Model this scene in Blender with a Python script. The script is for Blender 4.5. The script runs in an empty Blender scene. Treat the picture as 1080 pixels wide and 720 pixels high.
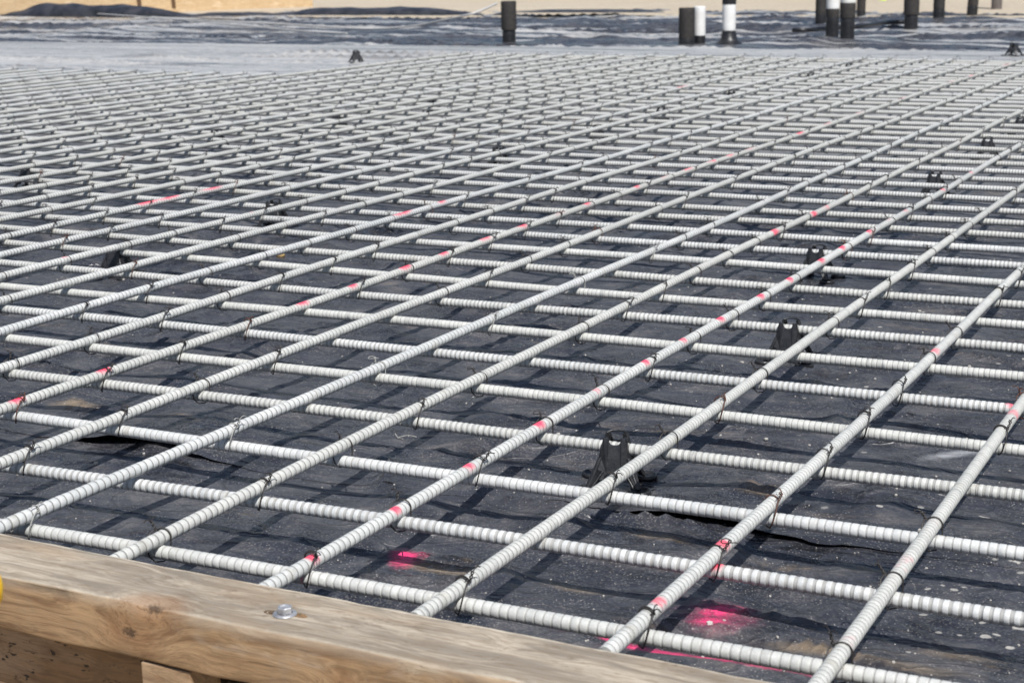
import bpy, bmesh, math, random
import numpy as np
from mathutils import Vector, Matrix
random.seed(7); rng=np.random.default_rng(11)
scene=bpy.context.scene; COL=scene.collection
# ------------------------------------------------------------------ camera numbers (solved from the bar grid)
W0,H0=1080.,720.
F=1779.13; P=0.2260130930; R=-0.0170711408; A=1.1062684287
S=.1524                      # bar spacing
HL,HU=.043,.0562             # heights of the cross bars and of the diagonal bars
CAMZ=.5026+HU
RB=.0065
nU=np.array([-math.sin(A),math.cos(A),0.]); nL=np.array([-math.cos(A),-math.sin(A),0.])   # U,L coordinates (L negative = away)
fw=np.array([0,math.cos(P),-math.sin(P)]); r0=np.array([1.,0,0]); u0=np.cross(r0,fw)
rt=math.cos(R)*r0+math.sin(R)*u0; up=-math.sin(R)*r0+math.cos(R)*u0
def bp(x,y,z):
    """survey: the point at height z that the photograph shows at pixel x,y"""
    d=fw*F+(x-W0/2)*rt-(y-H0/2)*up
    q=d*((z-CAMZ)/d[2]); q[2]=z; return q
def UL(q): return float(nU@q)/S, float(nL@q)/S
def XY(u,l,z=0.):
    q=(nU*u+nL*l)*S; return np.array([q[0],q[1],z])
def dist(q): return math.sqrt(q[0]**2+q[1]**2+(q[2]-CAMZ)**2)
UPTS={1:[(864,720),(995,540),(1080,422)],
2:[(646,682),(805,540),(997,360),(1080,283)],
3:[(451,642),(540,580),(600,540),(810,389),(850,360),(1080,196)],
4:[(292,612),(417,539),(540,467),(726,360),(810,311),(1029,180),(1080,150)],
5:[(135,582),(229,540),(270,516),(540,381),(582,359),(810,251),(952,180),(1080,116)],
6:[(0,557),(48,538),(270,444),(470,359),(540,328),(810,211),(879,179),(1080,92)],
7:[(0,489),(270,385),(335,358),(540,280),(800,180),(1080,77)],
8:[(0,432),(218,358),(270,338),(540,244.5),(735,179),(810,152),(1078,64)],
9:[(0,388),(90,358),(270,303),(540,215),(660,179),(810,134),(1051,60)],
10:[(0,350),(270,273),(540,194.5),(594,179),(810,118),(1016,60)],
11:[(0,319),(270,244.5),(525,179),(540,174),(810,104),(984,60)],
12:[(0,292),(270,225),(455,180),(540,158),(810,91),(954,59)],
13:[(0,269),(270,206),(393,179),(540,145)],
14:[(0,250),(270,191),(320,180)]}
LPTS={1:[(37,561),(175,584),(270,599.5),(330,610),(485,636),(540,647),(680,674),(810,694.5),(895,710)],
2:[(20,491),(147,511),(277,530),(425,552),(540,567),(752,602),(955,634),(1080,654)],
3:[(20,439),(122,452),(240,467),(357,484),(505,505),(642,522),(780,542),(990,572),(1080,585)],
4:[(12,394),(107,406),(207,419),(325,431),(437,445),(575,460),(707,476),(865,496),(1080,522)],
5:[(10,357),(95,367),(185,379),(287,387),(397,399),(505,411),(635,424),(757,439),(907,455),(1080,474)],
6:[(5,325),(85,335),(167,344),(257,352),(350,362),(457,372),(562,382),(685,395),(802,406),(942,421),(1060,432)],
7:[(0,300),(70,307),(152,315),(237,322),(317,330),(412,339),(517,347),(612,355),(735,366),(840,376),(975,389),(1080,400)],
8:[(0,277),(62,282),(132,289),(215,296),(292,304),(375,310),(465,317),(565,325),(657,332),(772,342),(872,352)],
9:[(7,256),(62,261),(125,266),(192,272),(272,279),(345,285),(427,292),(510,297),(610,306),(700,314),(792,320),(902,330),(1035,340),(1080,344)]}
SUN,SKY,EXPO=5.0,.09,0.10
# ------------------------------------------------------------------ helpers
def link(o,parent=None):
    COL.objects.link(o)
    if parent is not None: o.parent=parent
    return o
def tag(o,label=None,cat=None,group=None,kind=None):
    if label: o['label']=label
    if cat: o['category']=cat
    if group: o['group']=group
    if kind: o['kind']=kind
    return o
def empty(name,loc,rz=0):
    o=bpy.data.objects.new(name,None); o.empty_display_size=.02
    o.location=loc; o.rotation_euler=(0,0,rz); return link(o)
def np_mesh(name,V,Q,mat,smooth=True,attrs=None):
    V=np.asarray(V,dtype=np.float32); Q=np.asarray(Q,dtype=np.int32)
    me=bpy.data.meshes.new(name); k=Q.shape[1]
    me.vertices.add(len(V)); me.vertices.foreach_set('co',V.ravel())
    me.loops.add(Q.size); me.loops.foreach_set('vertex_index',Q.ravel())
    me.polygons.add(len(Q)); me.polygons.foreach_set('loop_start',np.arange(0,Q.size,k,dtype=np.int32))
    me.polygons.foreach_set('loop_total',np.full(len(Q),k,dtype=np.int32))
    me.polygons.foreach_set('use_smooth',np.full(len(Q),smooth))
    if attrs:
        for n,a in attrs.items():
            at=me.attributes.new(n,'FLOAT','POINT'); at.data.foreach_set('value',np.asarray(a,dtype=np.float32))
    me.materials.append(mat); me.update(calc_edges=True); me.validate()
    return me
class MB:
    def __init__(s): s.v=[];s.f=[];s.sm=[]
    def add(s,vs,fs,smooth=False):
        b=len(s.v); s.v+= [tuple(map(float,x)) for x in vs]; s.f+=[tuple(b+i for i in f) for f in fs]; s.sm+=[smooth]*len(fs)
    def tube(s,pts,rad,n=8,cap=True,smooth=True):
        pts=[Vector(p) for p in pts]; rads=rad if isinstance(rad,(list,tuple)) else [rad]*len(pts)
        up_=None; rings=[]
        for i,p in enumerate(pts):
            t=(pts[min(i+1,len(pts)-1)]-pts[max(i-1,0)])
            if t.length<1e-9: t=Vector((0,0,1))
            t.normalize()
            if up_ is None: up_=Vector((0,0,1)) if abs(t.z)<.9 else Vector((1,0,0))
            a=t.cross(up_); 
            if a.length<1e-6: a=t.orthogonal()
            a.normalize(); b=a.cross(t).normalized(); up_=b
            rings.append([p+(a*math.cos(k*2*math.pi/n)+b*math.sin(k*2*math.pi/n))*rads[i] for k in range(n)])
        vs=[v for r in rings for v in r]; fs=[]
        for i in range(len(pts)-1):
            for k in range(n):
                fs.append((i*n+k,i*n+(k+1)%n,(i+1)*n+(k+1)%n,(i+1)*n+k))
        s.add(vs,fs,smooth)
        if cap:
            s.add(rings[0],[tuple(reversed(range(n)))]); s.add(rings[-1],[tuple(range(n))])
    def lathe(s,prof,n=24,c=(0,0,0),smooth=True):
        vs=[(c[0]+r*math.cos(k*2*math.pi/n),c[1]+r*math.sin(k*2*math.pi/n),c[2]+z) for r,z in prof for k in range(n)]
        fs=[(i*n+k,i*n+(k+1)%n,(i+1)*n+(k+1)%n,(i+1)*n+k) for i in range(len(prof)-1) for k in range(n)]
        s.add(vs,fs,smooth)
    def slab(s,poly,thick):      # poly: list of 3D points of a planar polygon, extruded by vector thick
        n=len(poly); t=Vector(thick); a=[Vector(p) for p in poly]; b=[p+t for p in a]
        s.add(a+b,[tuple(reversed(range(n))),tuple(range(n,2*n))]+[(i,(i+1)%n,n+(i+1)%n,n+i) for i in range(n)])
    def box(s,x0,x1,y0,y1,z0,z1):
        s.slab([(x0,y0,z0),(x1,y0,z0),(x1,y1,z0),(x0,y1,z0)],(0,0,z1-z0))
    def mesh(s,name,mat,bevel=0):
        me=bpy.data.meshes.new(name); me.from_pydata(s.v,[],s.f)
        bm=bmesh.new(); bm.from_mesh(me)
        bm.faces.ensure_lookup_table()
        for f,sm in zip(bm.faces,s.sm): f.smooth=sm
        bmesh.ops.recalc_face_normals(bm,faces=bm.faces)
        if bevel:
            bmesh.ops.remove_doubles(bm,verts=bm.verts,dist=1e-6)
            bmesh.ops.bevel(bm,geom=[e for e in bm.edges if len(e.link_faces)==2 and e.calc_face_angle(0)>.6],offset=bevel,segments=2,affect='EDGES',profile=.6)
        bm.to_mesh(me); bm.free(); me.materials.append(mat); return me
    def build(s,name,mat,parent=None,bevel=0):
        return link(bpy.data.objects.new(name,s.mesh(name,mat,bevel)),parent)
# ---- numpy value noise
_T=rng.random((256,256))
def vn(x,y,seed=0):
    x=x+seed*17.31; y=y+seed*9.77
    xi=np.floor(x).astype(int); yi=np.floor(y).astype(int); fx=x-xi; fy=y-yi
    fx=fx*fx*fx*(fx*(fx*6-15)+10); fy=fy*fy*fy*(fy*(fy*6-15)+10)
    a=_T[xi&255,yi&255]; b=_T[(xi+1)&255,yi&255]; c=_T[xi&255,(yi+1)&255]; d=_T[(xi+1)&255,(yi+1)&255]
    return (a*(1-fx)+b*fx)*(1-fy)+(c*(1-fx)+d*fx)*fy
def ridge(x,y,seed=0,k=2.2): return (1-np.abs(vn(x,y,seed)*2-1))**k
def sst(a,b,x):
    t=np.clip((x-a)/(b-a),0,1); return t*t*(3-2*t)
# ------------------------------------------------------------------ materials
class NT:
    def __init__(s,name):
        s.m=bpy.data.materials.new(name); s.m.use_nodes=True; s.t=s.m.node_tree; s.N=s.t.nodes; s.b=s.N['Principled BSDF']
    def n(s,typ,inp=None,**kw):
        x=s.N.new(typ)
        for k,v in kw.items(): setattr(x,k,v)
        for k,v in (inp or {}).items():
            if isinstance(v,bpy.types.NodeSocket): s.t.links.new(v,x.inputs[k])
            else: x.inputs[k].default_value=v
        return x
    def math(s,op,a,b=0.,c=0.,clamp=False): return s.n('ShaderNodeMath',{0:a,1:b,2:c},operation=op,use_clamp=clamp).outputs[0]
    def mix(s,fac,a,b,mode='MIX'):
        x=s.N.new('ShaderNodeMix'); x.data_type='RGBA'; x.blend_type=mode
        for k,v in ((0,fac),(6,a),(7,b)):
            if isinstance(v,bpy.types.NodeSocket): s.t.links.new(v,x.inputs[k])
            else: x.inputs[k].default_value=(*v,1) if isinstance(v,tuple) and len(v)==3 else v
        return x.outputs[2]
    def mr(s,v,a,b,c=0.,d=1.,smooth=True):
        return s.n('ShaderNodeMapRange',{0:v,1:a,2:b,3:c,4:d},interpolation_type='SMOOTHSTEP' if smooth else 'LINEAR').outputs[0]
    def noise(s,vec,scale,det=4,rough=.55,dist=0.): 
        return s.n('ShaderNodeTexNoise',{'Vector':vec,'Scale':scale,'Detail':det,'Roughness':rough,'Distortion':dist}).outputs[0]
    def mapping(s,vec,scale=(1,1,1),rot=(0,0,0),loc=(0,0,0)):
        return s.n('ShaderNodeMapping',{'Vector':vec,'Scale':scale,'Rotation':rot,'Location':loc}).outputs[0]
    def obj(s): return s.n('ShaderNodeTexCoord').outputs['Object']
    def set(s,color=None,rough=None,normal=None,**kw):
        for k,v in (('Base Color',color),('Roughness',rough),('Normal',normal)):
            if v is None: continue
            if isinstance(v,bpy.types.NodeSocket): s.t.links.new(v,s.b.inputs[k])
            else: s.b.inputs[k].default_value=(*v,1) if isinstance(v,tuple) else v
        for k,v in kw.items(): s.b.inputs[k.replace('_',' ')].default_value=v
        return s.m
    def bump(s,h,strength,dist): return s.n('ShaderNodeBump',{'Height':h,'Strength':strength,'Distance':dist}).outputs[0]
PINK=(.92,.05,.20)
def mat_bar(pitch,gfrac,groove_col):
    t=NT('ribbed_bar'); o=t.obj(); sx=t.n('ShaderNodeSeparateXYZ',{0:o}); oi=t.n('ShaderNodeObjectInfo')
    rnd=oi.outputs['Random']
    big=t.noise(t.n('ShaderNodeVectorMath',{0:o,1:t.n('ShaderNodeCombineXYZ',{0:rnd,1:rnd}).outputs[0]},operation='ADD').outputs[0],9.,3)
    fine=t.noise(o,420.,3,.6)
    base=t.mix(t.mr(big,.3,.7),(.51,.525,.525),(.62,.63,.625))
    base=t.mix(t.mr(rnd,.0,1.,.0,.45),base,(.49,.485,.42))
    base=t.mix(t.mr(fine,.3,.75,0,.4),base,(.36,.35,.32))
    near=t.n('ShaderNodeAttribute',attribute_name='near').outputs['Fac']
    g=t.n('ShaderNodeAttribute',attribute_name='groove').outputs['Fac']
    pk=t.n('ShaderNodeAttribute',attribute_name='paint').outputs['Fac']
    ph=t.n('ShaderNodeAttribute',attribute_name='ribc').outputs['Fac']
    wv=t.math('ABSOLUTE',t.math('SUBTRACT',t.math('FRACT',ph),.5))           # 0..0.5
    gf=t.mr(wv,gfrac*.5,gfrac*.5+.14,1.,0.)
    gf=t.math('MULTIPLY',gf,t.math('SUBTRACT',1.,near))
    allg=t.math('MAXIMUM',g,gf)
    col=t.mix(t.math('MULTIPLY',allg,.78),base,groove_col)
    stain=t.noise(o,38.,4,.7)
    col=t.mix(t.mr(stain,.56,.76,0,.45),col,(.29,.26,.20))
    col=t.mix(t.mr(t.noise(o,90.,5,.75),.66,.76,0,.6),col,(.20,.19,.17))
    pn=t.mr(t.math('ADD',pk,t.math('MULTIPLY',t.noise(o,130.,3),.5)),.35,.95,0.,.93)
    col=t.mix(pn,col,(.86,.055,.12))
    b=t.bump(t.math('ADD',t.math('MULTIPLY',gf,-1.),t.math('MULTIPLY',fine,.35)),.8,.0009)
    return t.set(col,.55,b)
def ell(t,o,q,rx,ry,rot,soft=.5,wob=.35,scale=45.):
    """soft-edged blot on the sheet at q"""
    # TEXTURE-type mapping undoes location, rotation and scale in one node
    m=t.n('ShaderNodeMapping',{'Vector':o,'Location':(q[0],q[1],0),'Rotation':(0,0,rot),'Scale':(rx,ry,1e6)},vector_type='TEXTURE').outputs[0]
    l=t.n('ShaderNodeVectorMath',{0:m},operation='LENGTH').outputs['Value']
    if not hasattr(t,'cache'): t.cache={}
    if scale not in t.cache: t.cache[scale]=t.math('SUBTRACT',t.noise(o,scale,4,.7),.5)
    l=t.n('ShaderNodeMath',{0:t.cache[scale],1:wob*2,2:l},operation='MULTIPLY_ADD').outputs[0]
    return t.mr(l,1.,1.-soft,0.,1.)
def mat_sheet():
    t=NT('black_polythene'); o=t.obj()
    rotm=t.mapping(o,(1,1,1),(0,0,-(A-math.pi/2)))
    n1=t.noise(o,2.3,5,.6); n2=t.noise(o,13.,5,.65,.4); n3=t.noise(t.mapping(rotm,(1.5,7,1)),3.,5,.62,.8)
    base=t.mix(t.mr(n2,.3,.7),(.010,.011,.016),(.030,.032,.043))
    dust=t.math('MULTIPLY',t.mr(n2,.38,.66),t.mr(n3,.36,.62)); dust=t.math('MULTIPLY',dust,t.mr(t.noise(o,70.,4,.75),.3,.62,.45,1.))
    col=t.mix(t.math('MULTIPLY',dust,.55),base,(.150,.142,.138))
    col=t.mix(t.mr(n1,.35,.7,.03,.17),col,(.16,.162,.175))
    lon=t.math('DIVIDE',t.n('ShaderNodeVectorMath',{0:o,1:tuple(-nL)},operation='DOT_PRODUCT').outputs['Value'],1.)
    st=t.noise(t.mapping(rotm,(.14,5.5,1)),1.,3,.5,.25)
    glare=t.math('MAXIMUM',t.math('MULTIPLY',t.mr(lon,3.0,7.2),t.mr(lon,9.42,9.50,1.,.0)),t.math('MULTIPLY',t.mr(lon,9.42,9.5),t.mr(st,.515,.545,.0,1.))); glare=t.math('MULTIPLY',glare,t.mr(n3,.2,.6,.66,1.))  # sky glare painted into the colour, paler with distance, as streaks past the step
    glare=t.math('MULTIPLY',glare,t.mr(t.noise(t.mapping(rotm,(.5,9,1)),1.,6,.68,.4),.34,.56,.30,1.))
    col=t.mix(t.math('MULTIPLY',glare,.85),t.mix(t.mr(lon,9.42,9.5),col,col) if False else col,(.52,.515,.50))
    tan=t.math('MULTIPLY',t.mr(n3,.60,.72),t.mr(t.noise(o,30.,5,.75),.42,.62))
    col=t.mix(t.math('MULTIPLY',tan,.40),col,(.25,.18,.11))
    # dust settled in patches that the photograph shows
    for (x,y,rx,ry,k) in ((75,428,.06,.02,.7),(470,597,.075,.018,.6),(800,525,.045,.014,.45),(860,688,.06,.014,.6),(95,455,.03,.01,.3),(960,705,.07,.02,.4),(20,560,.03,.02,.3),(610,620,.05,.016,.4),(1010,690,.05,.015,.35),(700,570,.05,.012,.4)):
        e=ell(t,o,bp(x,y,0),rx,ry,A-math.pi/2,.9,.55); col=t.mix(t.math('MULTIPLY',e,k),col,(.30,.225,.145))
    e=ell(t,o,bp(1005,484,0),.055,.016,.35,.9,.3); col=t.mix(t.math('MULTIPLY',e,.55),col,(.52,.52,.54))
    # grit
    vo=t.n('ShaderNodeTexVoronoi',{'Vector':o,'Scale':330.,'Randomness':1.}); 
    sp=t.math('MULTIPLY',t.mr(vo.outputs['Distance'],.14,.30,1.,0.),t.mr(t.n('ShaderNodeSeparateColor',{0:vo.outputs['Color']}).outputs[0],.50,.56))
    sp=t.math('MULTIPLY',sp,t.mr(t.noise(o,9.,4,.7),.35,.62,.15,1.))
    col=t.mix(t.math('MULTIPLY',sp,.7),col,(.42,.40,.37))
    vo3=t.n('ShaderNodeTexVoronoi',{'Vector':o,'Scale':620.,'Randomness':1.}); sp3=t.mr(t.n('ShaderNodeSeparateColor',{0:vo3.outputs['Color']}).outputs[2],.72,.86)
    col=t.mix(t.math('MULTIPLY',t.math('MULTIPLY',sp3,t.mr(t.noise(o,5.,4,.7),.3,.65,.2,1.)),.17),col,(.36,.35,.33))
    vo2=t.n('ShaderNodeTexVoronoi',{'Vector':o,'Scale':34.,'Randomness':1.})
    sp2=t.math('MULTIPLY',t.mr(t.math('ADD',vo2.outputs['Distance'],t.math('MULTIPLY',t.noise(o,300.,2),.1)),.14,.19,1.,0.),t.mr(t.n('ShaderNodeSeparateColor',{0:vo2.outputs['Color']}).outputs[1],.84,.86))
    sx=t.n('ShaderNodeSeparateXYZ',{0:o})
    sp2=t.math('MULTIPLY',sp2,t.mr(sx.outputs[0],.1,.55,.12,1.))
    col=t.mix(t.math('MULTIPLY',sp2,.7),col,(.46,.44,.40))
    for (x,y,w_) in ((470,25,4),(910,38,6),(940,215,7),(1045,235,9),(675,330,3.5),(735,320,3),(785,338,4),(806,350,2),(830,330,2.5),(920,530,6),(965,522,4),(1022,572,5),(590,583,3),(720,498,4),(1062,620,4),(905,470,4),(655,432,4),(832,200,3),(810,512,3),(1060,500,7)):
        q=bp(810+x/4,540+y/4,0); k=w_/F*dist(q)*.75
        e=ell(t,o,q,k*1.5,k*1.1,A-math.pi/2+.5*math.sin(x),.35,.8,90.); col=t.mix(t.math('MULTIPLY',e,.75),col,(.46,.44,.40))
    pspk=t.mr(t.noise(o,240.,4,.8),.30,.62,.35,1.)
    # marking paint sprayed through the grid
    for (x,y,rx,ry,rot,k) in (426,585,.019,.036,0,1.),(437,581,.022,.018,0,1.),(764,646,.028,.013,.1,.95),(748,657,.025,.014,.2,.85),(757,651,.045,.05,.1,.24):
        e=ell(t,o,bp(x,y,0),rx,ry,rot,.95,.4,90.); e=t.math('MULTIPLY',e,pspk); col=t.mix(t.math('MULTIPLY',e,k),col,PINK)
    for (x,y) in ((600,662),(650,672),(700,683),(750,694),(800,704)):
        e=ell(t,o,bp(x,y+4,.0),.06,.008,A-math.pi/2,.9,.6,50.); col=t.mix(t.math('MULTIPLY',e,.6),col,PINK)
    b1=t.math('ADD',t.noise(t.mapping(rotm,(1,2.0,1)),20.,3,.48,.8),t.math('MULTIPLY',t.noise(t.mapping(rotm,(1,1.7,1)),9.,3,.5,1.2),1.3))
    cr=t.math('POWER',t.math('SUBTRACT',1.,t.math('ABSOLUTE',t.math('SUBTRACT',t.math('MULTIPLY',t.noise(t.mapping(rotm,(1,1.8,1)),8.,2,.5,1.4),2.),1.))),9.)
    cr2=t.math('POWER',t.math('SUBTRACT',1.,t.math('ABSOLUTE',t.math('SUBTRACT',t.math('MULTIPLY',t.noise(o,21.,2,.5,1.),2.),1.))),10.)
    b1=t.math('ADD',b1,t.math('ADD',t.math('MULTIPLY',cr,.55),t.math('MULTIPLY',cr2,.10)))
    b2=t.noise(o,160.,3,.6)
    bh=t.math('ADD',t.math('MULTIPLY',b1,1.),t.math('MULTIPLY',b2,.03))
    b=t.bump(bh,.66,.009)
    rough=t.mr(n2,.3,.7,.26,.44)
    rough=t.math('ADD',rough,t.math('MULTIPLY',dust,.12))
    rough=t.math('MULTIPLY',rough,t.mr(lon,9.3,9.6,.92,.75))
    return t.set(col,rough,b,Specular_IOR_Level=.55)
def mat_simple(name,c,rough,c2=None,scale=20.,bump=0.,bscale=None,**kw):
    t=NT(name); o=t.obj(); col=c; b=None
    if c2: col=t.mix(t.mr(t.noise(o,scale,5,.65),.32,.68),c,c2)
    if bump: b=t.bump(t.noise(o,bscale or scale*4,4,.6),.7,bump)
    return t.set(col,rough,b,**kw)
def mat_wood(name,aged,warm,dark,knots=(),endmix=.75,specks=0.,wear=()):
    """x runs along the board; top face weathered, sawn side fresher"""
    t=NT(name); o=t.obj()
    dn=t.noise(t.mapping(o,(3.,9,9)),2.2,3,.5)
    off=t.math('MULTIPLY',t.math('SUBTRACT',dn,.5),.05)
    comb=t.n('ShaderNodeSeparateXYZ',{0:o})
    km=None; yy=t.math('ADD',comb.outputs[1],off); zz=t.math('ADD',comb.outputs[2],off)
    for (kx,ky,kz,kr) in knots:
        dv=t.n('ShaderNodeVectorMath',{0:o,1:(kx,ky,kz)},operation='SUBTRACT').outputs[0]
        d=t.n('ShaderNodeVectorMath',{0:t.mapping(dv,(.62,1,1))},operation='LENGTH').outputs['Value']
        pull=t.mr(d,0.,kr*5.,.02,0.)
        zz=t.math('ADD',zz,pull); yy=t.math('ADD',yy,t.math('MULTIPLY',pull,.7))
        core=t.mr(t.math('ADD',d,t.math('MULTIPLY',t.math('SUBTRACT',t.noise(o,170.,4,.8),.5),.012)),kr*.2,kr*.75,1.,0.)
        halo=t.mr(t.math('ADD',d,t.math('MULTIPLY',t.math('SUBTRACT',t.noise(o,60.,3),.5),.02)),kr*1.,kr*3.6,1.,0.)
        km=(core,halo) if km is None else (t.math('MAXIMUM',km[0],core),t.math('MAXIMUM',km[1],halo))
    gv=t.n('ShaderNodeCombineXYZ',{0:t.math('MULTIPLY',comb.outputs[0],5.),1:t.math('MULTIPLY',yy,60.),2:t.math('MULTIPLY',zz,75.)}).outputs[0]
    g=t.noise(gv,1.,5,.62,.5)
    gv2=t.n('ShaderNodeCombineXYZ',{0:t.math('MULTIPLY',comb.outputs[0],22.),1:t.math('MULTIPLY',yy,420.),2:t.math('MULTIPLY',zz,420.)}).outputs[0]
    g2=t.noise(gv2,1.,5,.75)
    patch=t.noise(t.mapping(o,(6,20,20)),1.,4,.6)
    nz=t.n('ShaderNodeSeparateXYZ',{0:t.n('ShaderNodeNewGeometry').outputs['Normal']}).outputs[2]
    fresh=t.mix(t.mr(g,.34,.62),dark,warm)
    fresh=t.mix(t.mr(patch,.52,.70,0,.75),fresh,tuple(min(1,c*1.25+.06) for c in aged))
    age=t.mix(t.mr(g,.38,.66),tuple(c*.52 for c in aged),aged)
    age=t.mix(t.mr(patch,.45,.7,0,.35),age,warm)
    col=t.mix(t.mr(nz,.3,.8,0.,1.),fresh,age)
    col=t.mix(t.mr(g2,.44,.66,0,.55),col,tuple(c*.42 for c in warm))
    crk=t.noise(t.n('ShaderNodeCombineXYZ',{0:t.math('MULTIPLY',comb.outputs[0],9.),1:t.math('MULTIPLY',yy,260.),2:t.math('MULTIPLY',zz,260.)}).outputs[0],1.,3,.6,.2)
    crm=t.math('MULTIPLY',t.mr(crk,.63,.69),t.mr(patch,.4,.6)); col=t.mix(t.math('MULTIPLY',crm,.7),col,(.07,.045,.025))
    col=t.mix(t.mr(t.noise(o,26.,6,.75),.50,.75,0,.45),col,tuple(c*.5 for c in aged))
    if wear:
        for e0 in wear:
            ed=t.math('ABSOLUTE',t.math('SUBTRACT',comb.outputs[1],e0)); ed=t.math('ADD',ed,t.math('MULTIPLY',t.math('SUBTRACT',t.noise(o,45.,4,.7),.5),.008))
            up_=t.mr(comb.outputs[2],.050,.060)
            col=t.mix(t.math('MULTIPLY',t.math('MULTIPLY',t.mr(ed,.0,.0042,1.,0.),up_),.75 if abs(e0)>.01 else .28),col,(.62,.55,.44))
    if km:
        col=t.mix(t.math('MULTIPLY',km[1],.6),col,(.24,.125,.055))
        col=t.mix(t.math('MULTIPLY',t.math('MULTIPLY',km[1],t.mr(g2,.5,.65)),.5),col,(.10,.045,.02))
        col=t.mix(t.math('MULTIPLY',km[0],.85),col,(.05,.026,.012))
    if specks:
        sm=t.mr(t.noise(t.mapping(o,(1.,1,2.)),95.,2,.5),.66-specks*.02,.70,0,.9); col=t.mix(sm,col,(.015,.012,.01))
    h=t.math('ADD',t.math('MULTIPLY',g,.9),t.math('MULTIPLY',g2,.5))
    if km: h=t.math('SUBTRACT',h,t.math('MULTIPLY',km[0],1.2))
    return t.set(col,.78,t.bump(h,.55,.0016))
def mat_sand():
    t=NT('dry_sand'); o=t.obj()
    c=t.mix(t.noise(o,.7,5,.6),(.45,.375,.275),(.54,.465,.36))
    c=t.mix(t.mr(t.noise(t.mapping(o,(.25,1,1)),1.3,4,.6),.55,.7,0,.6),c,(.56,.49,.38))
    c=t.mix(t.mr(t.noise(o,26.,4,.7),.55,.75,0,.6),c,(.22,.17,.11))
    return t.set(c,.95,t.bump(t.noise(o,7.,8,.7),.9,.06))
M={}
M['barU']=mat_bar(.0068,.12,(.13,.13,.12)); M['barL']=mat_bar(.0063,.30,(.31,.305,.285))
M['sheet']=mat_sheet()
M['roll']=mat_simple('clean_black_polythene',(.016,.018,.024),.42,(.05,.05,.058),6.,.004,14.)
M['wire']=mat_simple('black_tie_wire',(.018,.017,.017),.5,(.035,.028,.024),300.)
M['rust']=mat_simple('rusty_tie_wire',(.13,.045,.025),.7,(.045,.025,.018),300.)
M['pale']=mat_simple('pale_thread',(.34,.34,.32),.8,(.22,.22,.21),300.)
M['plastic']=mat_simple('black_chair_plastic',(.011,.012,.014),.36,(.03,.03,.032),90.,.0006,400.)
M['steel']=mat_simple('galvanised_steel',(.55,.56,.58),.45,(.33,.33,.35),140.,.0003,500.,Metallic=.6)
M['wood']=mat_wood('weathered_timber',(.43,.365,.285),(.42,.265,.125),(.24,.125,.05),knots=())
M['foam']=mat_simple('pipe_wrap',(.020,.018,.017),.75,(.038,.033,.030),28.,.003,60.)
M['tape']=mat_simple('black_tape',(.008,.008,.010),.4,(.02,.02,.022),40.,.003,30.)
M['pvc']=mat_simple('white_pvc',(.80,.80,.79),.38,(.70,.69,.66),18.)
M['grey']=mat_simple('grey_brown_pvc',(.10,.085,.078),.6,(.15,.13,.12),18.)
M['rope']=mat_simple('pale_rope',(.55,.54,.52),.8,(.42,.41,.40),90.)
M['yellow']=mat_simple('yellow_plastic',(.80,.50,.01),.35,(.74,.44,.01),30.)
M['lime']=mat_simple('lime_plastic',(.55,.75,.05),.6)
M['stake']=mat_simple('dark_stake_wood',(.085,.045,.022),.85,(.14,.08,.04),30.)
M['sand']=mat_sand()
M['earth']=mat_simple('damp_earth',(.10,.065,.04),.95,(.16,.11,.07),40.,.01,60.)
M['grit']=mat_simple('pale_grit',(.36,.34,.31),.9,(.52,.50,.46),60.)

# ------------------------------------------------------------------ bars
MARK=[(109,393,'U',1.,9),(18,425,'U',1.,9),(341,591,'U',1.,7),(429,540,'U',1.,6),(506,495,'U',.9,7),(576,451,'U',1.,8),(637,416,'U',.45,6),(687,386,'U',.9,6),
(729,363,'U',.7,6),(767,340,'U',1.,7),(806,315,'U',.9,7),(835,297,'U',.9,7),(866,277,'U',.9,7),(891,264,'U',.9,7),(917,247,'U',.8,6),(937,235,'U',1.,6),(957,224,'U',.5,8),(992,201,'U',.7,6),(1022,182,'U',.6,6),
(825,245,'U',.8,8),(861,225,'U',.8,9),(876,219,'U',.4,9),(66,274,'U',.5,4),(314,320,'U',.9,10),(370,302,'U',.9,8),(426,283,'U',1.,10),(467,269,'U',.9,8),(512,254,'U',.7,12),(550,241,'U',1.,9),(591,227,'U',.9,7),(620,217,'U',1.,8),(676,199,'U',1.,8),(706,189,'U',.5,8),(730,181,'U',.7,12),(752,172,'U',.8,10),(772,166,'U',.8,10),(795,159,'U',.5,14),
(842,141,'U',1.,9),(870,131,'U',.5,14),(905,120,'U',.4,18),(950,105,'U',.6,12),(995,88,'U',.5,12),(1022,81,'U',.7,10),(1055,69,'U',.5,20),
(422,227,'U',1.,16),(466,215,'U',1.,6),(160,216,'U',1.,14),(184,211,'U',1.,14),(225,201,'U',.9,14),(259,225,'U',.4,10),(712,92,'U',1.,10),(752,576,'U',.8,10),(684,636,'U',.6,10),(989,371,'U',.6,9),
(1067,438,'U',.5,9),(982,553,'U',.16,14),(952,596,'U',.24,22),(898,680,'U',.2,16),(940,615,'U',.14,20),(757,600,'L',1.,10),(1064,433,'L',.7,8),(345,593,'L',.5,4)]
paints=[]
for x,y,fam,k,hw in MARK:
    z=(HU if fam=='U' else HL)+RB*.3
    q=bp(x,y,z); u,l=UL(q); ppm=F/dist(q)
    w=.62*hw/ppm/ (.55 if fam=='U' else .9); k*=.78
    paints.append((fam,u,l,k,w))
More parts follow.
